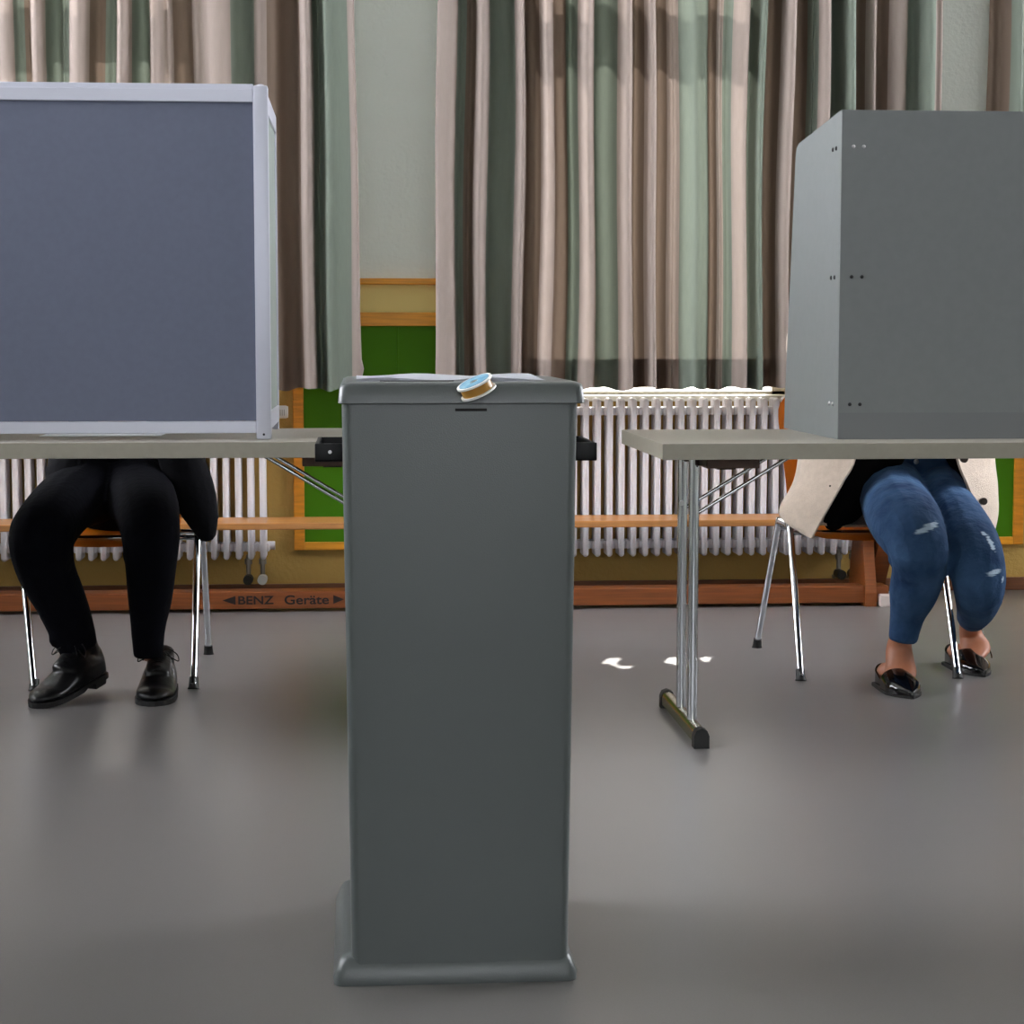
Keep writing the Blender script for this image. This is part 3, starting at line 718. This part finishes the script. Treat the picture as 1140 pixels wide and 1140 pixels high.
def mans_shoe(parent, heel, ang, pitch):
    T = xf(heel, ang, pitch)
    b = NB(); loft(b, place([[p + Vector((0, 0, .012)) for p in r] for r in shoe_rings(.29, .104, .088, False)], T))
    tube(b, [T @ Vector((.045, 0, .07)), T @ Vector((.05, 0, .10)), T @ Vector((.055, 0, .115))], .037, 14)
    limb(b, [(T @ Vector((.07, 0, .095)), .034, .02), (T @ Vector((.11, 0, .085)), .034, .018), (T @ Vector((.155, 0, .066)), .036, .016)], n=3)
    sh = fused('shoe', b, 'leather', parent, voxel=.004, it=4)
    b = NB(); rings = []
    for r in shoe_rings(.297, .109, .08, False): 
        u = r[0].x; w_ = max(abs(r[0].y), .004)
        rings.append([Vector((u-.003, w_, .0)), Vector((u-.003, w_, .014)), Vector((u-.003, -w_, .014)), Vector((u-.003, -w_, .0))])
    for i, r in enumerate(rings):
        arch = .010*max(0, math.sin((i/len(rings)-.26)/.2*PI)) if .26 < i/len(rings) < .46 else 0
        r[0].z += arch; r[3].z += arch
        if i/len(rings) <= .27:
            for q in (r[0], r[3]): q.z -= .0
    loft(b, place(rings, T)); obj('sole', b, 'sole', sh)
    b = NB(); loft(b, [[T @ Vector((u, w_*(1 if k in (0, 1) else -1), z)) for k, z in ((0, -.016), (1, .006), (2, .006), (3, -.016))] for u, w_ in ((.0, .022), (.02, .034), (.07, .038))]) if pitch else None
    if pitch: obj('heel_block', b, 'sole', sh)
    else: b.free()
    b = NB()
    for k in range(5):
        u = .098+.016*k; z = .111-.0088*k
        tube(b, [T @ Vector((u, -.018, z-.004)), T @ Vector((u+.004, 0, z+.003)), T @ Vector((u, .018, z-.004))], .0018, 6, smooth_n=3)
    for s in (-1, 1):
        tube(b, [T @ Vector((.098, 0, .118)), T @ Vector((.10, s*.024, .125)), T @ Vector((.115, s*.05, .112)), T @ Vector((.125, s*.055, .095)), T @ Vector((.12, s*.038, .102)), T @ Vector((.10, s*.006, .118))], .0016, 6, smooth_n=5)
        tube(b, [T @ Vector((.098, 0, .118)), T @ Vector((.12, s*.02, .12)), T @ Vector((.14, s*.04, .10))], .0015, 6, smooth_n=4)
    obj('lace', b, 'leather', sh)
    return sh

# ---- the man
man = thing('person', 'person in dark navy suit trousers and black lace-up shoes, sitting behind the left table', 'person', (-.69, 5.8, 0))
hipL = at(103, 542, 5.88); hipR = at(152, 542, 5.88)
b = NB()   # trousers
limb(b, [L(100, 545, 5.86, 40), L(74, 560, 5.62, 38, .9), L(52, 586, 5.40, 36), L(46, 604, 5.345, 36), L(52, 636, 5.38, 32), L(67, 668, 5.41, 28.5), L(79, 698, 5.43, 25.5), L(88, 723, 5.435, 21.5)], n=5, flat=.12)
limb(b, [L(150, 545, 5.86, 40), L(160, 560, 5.62, 38, .9), L(166, 582, 5.38, 34), L(168, 602, 5.315, 32), L(168, 634, 5.35, 28), L(167, 668, 5.38, 24.5), L(165, 698, 5.39, 19.5), L(165, 731, 5.39, 16.5)], n=5, flat=.12)
limb(b, [(at(126, 548, 5.95), .19, .10), (at(126, 510, 5.95), .185, .11), (at(126, 470, 5.95), .17, .11)])
for (px, py, Y, r) in ((24, 618, 5.33, 9), (70, 622, 5.36, 8), (190, 612, 5.32, 8), (143, 618, 5.32, 7), (60, 712, 5.41, 6), (178, 705, 5.38, 5)):
    ball(b, at(px, py, Y), r*Y/FPX, r*Y/FPX*.8, r*Y/FPX*1.5)
fused('trousers', b, 'navy', man, voxel=.007, it=5)
b = NB()   # body
sho = Vector((-.72, 5.86, 1.02)); hc = Vector((-.72, 5.74, 1.24))
limb(b, [(Vector((-.70, 5.95, .56)), .14, .09), (Vector((-.71, 5.93, .75)), .13, .09), (Vector((-.72, 5.90, .92)), .16, .10), (sho, .17, .08)])
limb(b, [(sho+Vector((0, -.01, .04)), .06, .06), (hc+Vector((0, .03, -.06)), .05, .05)]); head(b, hc)
for s, el, wr in ((-1, Vector((-1.02, 5.62, .80)), Vector((-.86, 5.36, .765))), (1, Vector((-.44, 5.60, .80)), Vector((-.60, 5.30, .765)))):
    limb(b, [(sho+Vector((s*.17, 0, -.01)), .052, .052), (el, .038, .038), (wr, .026, .022)])
    hand(b, wr, Vector((-s*.35, -.9, -.02)), Vector((-s, .2, 0)), Vector((0, 0, 1)))
limb(b, [L(100, 545, 5.86, 26), L(54, 600, 5.42, 17), L(68, 665, 5.44, 14), L(88, 725, 5.45, 11)]); limb(b, [L(150, 545, 5.86, 26), L(167, 600, 5.42, 16), L(167, 665, 5.44, 12), L(165, 728, 5.45, 9)])
for (h, tip) in ((Vector((-.745, 5.46, .07)), Vector((-.82, 5.33, .04))), (Vector((-.556, 5.49, .05)), Vector((-.556, 5.37, .03)))):
    limb(b, [(h, .026, .026), (tip, .026, .012)])
fused('body', b, 'skin_m', man, voxel=.0055, it=3)
b = NB(); ball(b, hc+Vector((0, .03, .052)), .083, .097, .088, seg=24); limb(b, [(hc+Vector((0, .09, .02)), .06, .03), (hc+Vector((0, .085, -.05)), .045, .025)])
fused('hair', b, 'hair_b', man, voxel=.007, it=3)
for s in (-1, 1):
    b = NB(); ball(b, hc+Vector((s*.028, -.080, .022)), .011, .008, .008, seg=12); e_ = obj('eye', b, 'eye', man, smooth=True); b = NB(); ball(b, hc+Vector((s*.028, -.0862, .021)), .0045, .003, .0045, seg=12); obj('iris', b, 'hair', e_, smooth=True)
b = NB()   # jacket with one tail hanging beside the seat
limb(b, [(Vector((-.70, 5.96, .52)), .205, .125), (Vector((-.71, 5.94, .75)), .19, .13), (Vector((-.72, 5.91, .92)), .20, .13), (sho, .20, .10), (sho+Vector((0, 0, .05)), .09, .07)])
for s, el, wr in ((-1, Vector((-1.02, 5.62, .80)), Vector((-.88, 5.40, .77))), (1, Vector((-.44, 5.60, .80)), Vector((-.58, 5.34, .77)))):
    limb(b, [(sho+Vector((s*.18, 0, -.01)), .07, .07), (el, .055, .05), (wr, .042, .034)])
limb(b, [L(190, 480, 5.78, 24, 1.2), L(203, 515, 5.76, 25, 1.0), L(215, 548, 5.74, 25, .9), L(225, 576, 5.72, 19, .8), L(230, 594, 5.71, 12, .8)], n=5)
limb(b, [L(70, 480, 5.82, 15, 1.2), L(72, 512, 5.78, 18, 1.2), L(72, 532, 5.72, 22, 1.0)])
fused('jacket', b, 'jacket', man, voxel=.008, it=5)
mans_shoe(man, Vector((-.727, 5.505, .045)), 180+62, 9)
mans_shoe(man, Vector((-.556, 5.548, .0)), 270, 0)
b = NB(); box(b, -.80, -.50, 5.02, 5.23, TZ, TZ+.0012); tag(obj('ballot_paper', b, 'paper', loc=(-.65, 5.12, TZ)), 'white ballot paper on the left table behind the framed screen', 'paper')

# ---- the woman
RIPS = [(tuple(at(1038, 586, 5.2)), (.030, .12, .011), math.radians(15)), (tuple(at(1028, 590, 5.2)), (.028, .12, .009), math.radians(20)),
        (tuple(at(1100, 604, 5.25)), (.010, .12, .026), math.radians(15)), (tuple(at(1095, 594, 5.25)), (.010, .12, .006), math.radians(-20)),
        (tuple(at(1105, 636, 5.2)), (.024, .12, .010), math.radians(12)), (tuple(at(1116, 645, 5.2)), (.006, .12, .010), math.radians(-15))]
M['denim'] = denim_mat(RIPS)
wom = thing('person', 'person in ripped blue jeans, cream coat and black pointed flats, sitting behind the right table', 'person', (1.49, 5.8, 0))
b = NB()   # jeans
limb(b, [L(994, 545, 5.86, 36), L(997, 560, 5.62, 40, .9), L(1010, 584, 5.36, 41, .95), L(1022, 608, 5.26, 34.5), L(1023, 634, 5.30, 31), L(1017, 660, 5.34, 28), L(1010, 686, 5.375, 20), L(1005, 713, 5.385, 16.5)], n=5, flat=.12)
limb(b, [L(1044, 545, 5.86, 30), L(1058, 562, 5.62, 28, 1.0), L(1077, 598, 5.38, 33, .95), L(1087, 630, 5.26, 33), L(1090, 657, 5.28, 29), L(1087, 676, 5.44, 23), L(1083, 686, 5.62, 18.5)], n=5, flat=.12)
limb(b, [(at(1024, 550, 5.93), .175, .11), (at(1024, 510, 5.94), .165, .115), (at(1024, 480, 5.94), .15, .115)])
for (px, py, Y, r) in ((994, 622, 5.30, 6), (1050, 628, 5.27, 5), (1070, 655, 5.3, 6), (1112, 668, 5.32, 5), (1000, 650, 5.33, 5), (1060, 620, 5.3, 5)):
    ball(b, at(px, py, Y), r*Y/FPX, r*Y/FPX*.8, r*Y/FPX*1.5)
je = fused('jeans', b, M['denim'], wom, voxel=.006, it=4)
b = NB(); ball(b, at(1020, 514, 5.80), .008, .004, .008, seg=12); obj('jeans_button', b, 'screw', je, smooth=True)
b = NB()   # body
sho = Vector((1.50, 5.86, 1.0)); hc = Vector((1.50, 5.74, 1.21))
limb(b, [(Vector((1.50, 5.95, .56)), .13, .09), (Vector((1.50, 5.93, .75)), .11, .08), (Vector((1.50, 5.90, .92)), .14, .09), (sho, .145, .07)])
limb(b, [(sho+Vector((0, -.01, .03)), .05, .05), (hc+Vector((0, .03, -.06)), .042, .042)]); head(b, hc, .93)
for s, el, wr in ((-1, Vector((1.33, 5.60, .80)), Vector((1.41, 5.36, .762))), (1, Vector((1.76, 5.60, .80)), Vector((1.62, 5.30, .762)))):
    limb(b, [(sho+Vector((s*.145, 0, -.01)), .045, .045), (el, .033, .033), (wr, .022, .019)])
    hand(b, wr, Vector((-s*.35, -.9, -.02)), Vector((-s, .2, 0)), Vector((0, 0, 1)), .9)
limb(b, [L(1000, 545, 5.86, 24), L(1022, 606, 5.30, 22), L(1013, 660, 5.36, 18), L(1004, 700, 5.39, 12.5), L(1001, 722, 5.41, 15), (at(1002, 737, 5.39), .041, .034), (at(1003, 749, 5.36), .044, .024), (Vector((1.483, 5.31, .034)), .034, .014), (Vector((1.485, 5.28, .026)), .024, .008)], n=4)
ball(b, (1.478, 5.425, .036), .028, .030, .030)
limb(b, [L(1048, 545, 5.86, 24), L(1087, 634, 5.30, 22), L(1085, 668, 5.45, 16), L(1080, 690, 5.66, 12.5), (at(1080, 703, 5.73), .033, .032), (at(1083, 714, 5.72), .039, .03), (at(1087, 724, 5.69), .043, .022), (Vector((1.787, 5.635, .032)), .032, .013), (Vector((1.79, 5.61, .026)), .024, .008)], n=4)
ball(b, (1.779, 5.755, .036), .028, .030, .030)
fused('body', b, 'skin', wom, voxel=.005, it=3)
b = NB(); ball(b, hc+Vector((0, .03, .048)), .08, .094, .086, seg=24)
limb(b, [(hc+Vector((0, .075, .02)), .075, .04), (hc+Vector((0, .09, -.08)), .08, .035), (hc+Vector((0, .10, -.20)), .06, .025)])
fused('hair', b, 'hair', wom, voxel=.007, it=3)
for s in (-1, 1):
    b = NB(); ball(b, hc+Vector((s*.026, -.074, .020)), .010, .008, .007, seg=12); e_ = obj('eye', b, 'eye', wom, smooth=True); b = NB(); ball(b, hc+Vector((s*.026, -.0802, .019)), .0042, .003, .0042, seg=12); obj('iris', b, 'hair', e_, smooth=True)
b = NB()   # black top; tail over the seat doubles as shade inside the coat
limb(b, [(at(1022, 515, 6.0), .155, .07), (Vector((1.50, 5.97, .75)), .14, .07), (Vector((1.50, 5.90, .92)), .16, .105), (sho, .15, .08), (sho+Vector((0, 0, .03)), .07, .055)])
limb(b, [L(985, 505, 5.78, 24), L(958, 535, 5.76, 26), L(938, 566, 5.74, 22), L(928, 580, 5.74, 12)], n=4)
limb(b, [L(1056, 490, 5.85, 18), L(1080, 528, 5.84, 15), L(1088, 548, 5.84, 10)], n=4)
fused('black_top', b, 'lining', wom, voxel=.008, it=4)
# open coat: one sheet running from the left front edge round the back to the right front edge
rows = [
 [(1000, 388, 5.74), (968, 384, 5.80), (955, 377, 5.89), (990, 367, 5.95), (1054, 367, 5.95), (1090, 377, 5.89), (1078, 384, 5.8), (1044, 388, 5.74)],
 [(976, 412, 5.65), (933, 410, 5.76), (928, 402, 5.95), (980, 396, 6.02), (1062, 396, 6.02), (1110, 402, 5.95), (1104, 410, 5.76), (1056, 412, 5.65)],
 [(956, 450, 5.58), (903, 455, 5.74), (902, 450, 5.95), (970, 440, 6.04), (1060, 440, 6.04), (1105, 450, 5.95), (1102, 455, 5.74), (1058, 450, 5.60)],
 [(952, 508, 5.56), (895, 510, 5.70), (897, 505, 5.92), (960, 500, 6.03), (1060, 500, 6.03), (1100, 500, 5.93), (1105, 510, 5.72), (1066, 508, 5.58)],
 [(938, 536, 5.55), (888, 540, 5.68), (893, 530, 5.88), (955, 545, 5.99), (1055, 545, 5.99), (1098, 535, 5.90), (1110, 538, 5.68), (1077, 538, 5.56)],
 [(922, 565, 5.54), (869, 566, 5.66), (888, 558, 5.84), (950, 572, 5.90), (1050, 572, 5.92), (1090, 565, 5.86), (1112, 566, 5.64), (1089, 566, 5.55)],
 [(909, 588, 5.53), (873, 581, 5.63), (890, 575, 5.78), (950, 582, 5.80), (1050, 580, 5.82), (1090, 576, 5.80), (1109, 586, 5.60), (1097, 588, 5.54)],
 [(903, 599, 5.53), (890, 592, 5.60), (905, 585, 5.72), (950, 587, 5.72), (1050, 586, 5.75), (1090, 585, 5.74), (1104, 597, 5.58), (1099, 600, 5.54)]]
grid = [[at(*p) for p in r] for r in rows]
cols_ = [catmull([grid[j][i] for j in range(len(grid))], 5) for i in range(len(grid[0]))]
g = [catmull([c[j] for c in cols_], 6) for j in range(len(cols_[0]))]
b = NB(); vs = [[b.verts.new(p) for p in r] for r in g]
for ra, rb in zip(vs, vs[1:]):
    for i in range(len(ra)-1): b.faces.new((ra[i], ra[i+1], rb[i+1], rb[i]))
bmesh.ops.recalc_face_normals(b, faces=b.faces); bmesh.ops.solidify(b, geom=b.faces[:], thickness=.007)
coat = obj('coat', b, 'coat', wom, smooth=60)
for s, el, wr in ((-1, Vector((1.335, 5.60, .80)), Vector((1.405, 5.39, .767))), (1, Vector((1.76, 5.60, .80)), Vector((1.63, 5.34, .767)))):
    b = NB(); limb(b, [(sho+Vector((s*.13, .0, .0)), .075, .07), (sho+Vector((s*.17, -.04, -.05)), .065, .065), (el, .052, .048), (wr, .040, .033)]); fused('sleeve', b, 'coat', coat, voxel=.008, it=4)
b = NB(); limb(b, [(sho+Vector((-.15, .02, .0)), .07, .05), (sho+Vector((0, .03, .035)), .09, .06), (sho+Vector((.15, .02, .0)), .07, .05)]); fused('yoke', b, 'coat', coat, voxel=.008, it=4)
for (px, py) in ((1073, 511), (1094.5, 558)):
    b = NB(); c = at(px, py, 5.56); cyl(b, c+Vector((0, .004, 0)), c-Vector((0, .008, 0)), .0105, 18); bt = obj('button', b, 'button', coat, smooth=True)
b = NB(); ball(b, at(924, 541, 5.545), .003, .003, .003, seg=8); obj('snap', b, 'button', coat)

def flat_shoe(parent, heel, toe, lift):
    d = toe-heel; L_ = d.length; ang = math.degrees(math.atan2(d.y, d.x)); T = xf(heel, ang, 0)
    b = NB(); rr = shoe_rings(L_, .100, .064, True, n=28)
    fore = []
    for r in rr:
        if r[0].x/L_ >= .46: fore.append(r)
    loft(b, place(fore, T)); sh = obj('shoe', b, 'patent', parent, smooth=60)
    b = NB(); rings = [[Vector((r[0].x, max(abs(r[0].y), .002)*1.03, 0)), Vector((r[0].x, max(abs(r[0].y), .002)*1.03, .007)), Vector((r[0].x, -max(abs(r[0].y), .002)*1.03, .007)), Vector((r[0].x, -max(abs(r[0].y), .002)*1.03, 0))] for r in rr]
    loft(b, place(rings, T)); box_ = obj('sole', b, 'sole', sh)
    b = NB(); n = 13; wall = []     # heel counter, open at the sides in front
    for k in range(n):
        a = PI/2 + PI*k/(n-1); cx = .036
        c_ = Vector((cx+.040*math.cos(a)*1.0, .0345*math.sin(a), 0)); hz = .058 - .018*abs(math.sin(a))**3
        wall.append((c_, hz))
    pre = [(Vector((.10, .0355, 0)), .022), (Vector((.07, .0355, 0)), .028)]; post = [(Vector((.07, -.0355, 0)), .028), (Vector((.10, -.0355, 0)), .022)]
    seq = pre + wall + post
    loft(b, place([[c_+Vector((0, 0, .003)), c_*1.0+Vector((0, 0, hz+lift)), c_+Vector((.003 if c_.x < .05 else 0, -.003 if c_.y > 0 else .003, hz+lift)), c_+Vector((.003 if c_.x < .05 else 0, -.003 if c_.y > 0 else .003, .003))] for c_, hz in seq], T))
    obj('heel_counter', b, 'patent', sh, smooth=60)
    return sh
s1 = flat_shoe(wom, Vector((1.478, 5.455, 0)), Vector((1.492, 5.205, 0)), .0)
s2 = flat_shoe(wom, Vector((1.779, 5.79, 0)), Vector((1.797, 5.535, 0)), .0)
b = NB(); tube(b, [at(1090, 696, 5.74), at(1096, 709, 5.73), at(1103, 727, 5.68), at(1104, 732, 5.66)], .0022, 8, smooth_n=4); obj('strap', b, 'patent', s2, smooth=True)

# ------------------------------------------------------------------ light
w = bpy.data.worlds.new('sky'); scene.world = w; w.use_nodes = True; N = w.node_tree.nodes; Lk = w.node_tree.links
bg = N['Background']; tc_ = N.new('ShaderNodeTexCoord'); sx = N.new('ShaderNodeSeparateXYZ'); Lk.new(tc_.outputs['Generated'], sx.inputs[0])
# boosted to the sides as bluish fill, dimmer towards the sun (+Y), dullest behind
def mrange(a, c):
    m_ = N.new('ShaderNodeMapRange'); m_.interpolation_type = 'SMOOTHSTEP'; m_.inputs[1].default_value = a; m_.inputs[2].default_value = c
    Lk.new(sx.outputs['Y'], m_.inputs[0]); return m_
SKY_REAR = (3.4, 3.5, 3.7, 1); SKY_SIDE = (15, 15.2, 16.2, 1); SKY_SUN = (4.5, 4.4, 4.0, 1)
m1 = mrange(-.85, -.1); m2 = mrange(.5, .85)
x1 = N.new('ShaderNodeMix'); x1.data_type = 'RGBA'; x1.clamp_result = False; x1.inputs[6].default_value = SKY_REAR; x1.inputs[7].default_value = SKY_SIDE
x2 = N.new('ShaderNodeMix'); x2.data_type = 'RGBA'; x2.clamp_result = False; x2.inputs[7].default_value = SKY_SUN
Lk.new(m1.outputs[0], x1.inputs[0]); Lk.new(x1.outputs[2], x2.inputs[6]); Lk.new(m2.outputs[0], x2.inputs[0]); Lk.new(x2.outputs[2], bg.inputs['Color']); bg.inputs['Strength'].default_value = 1
sun_d = bpy.data.lights.new('sun', 'SUN'); sun = bpy.data.objects.new('sun', sun_d); COL.objects.link(sun)
sun_d.energy = 11.0; sun_d.angle = math.radians(.6); sun_d.color = (1, .95, .88)
sdir = Vector((-.30, -1, -.57)).normalized(); sun.rotation_euler = sdir.to_track_quat('-Z', 'Y').to_euler(); sun.location = (1, 9, 4)

vs_ = scene.view_settings; vs_.view_transform = 'Standard'; vs_.look = 'None'; vs_.gamma = 1; vs_.exposure = 0.36; vs_.use_curve_mapping = False
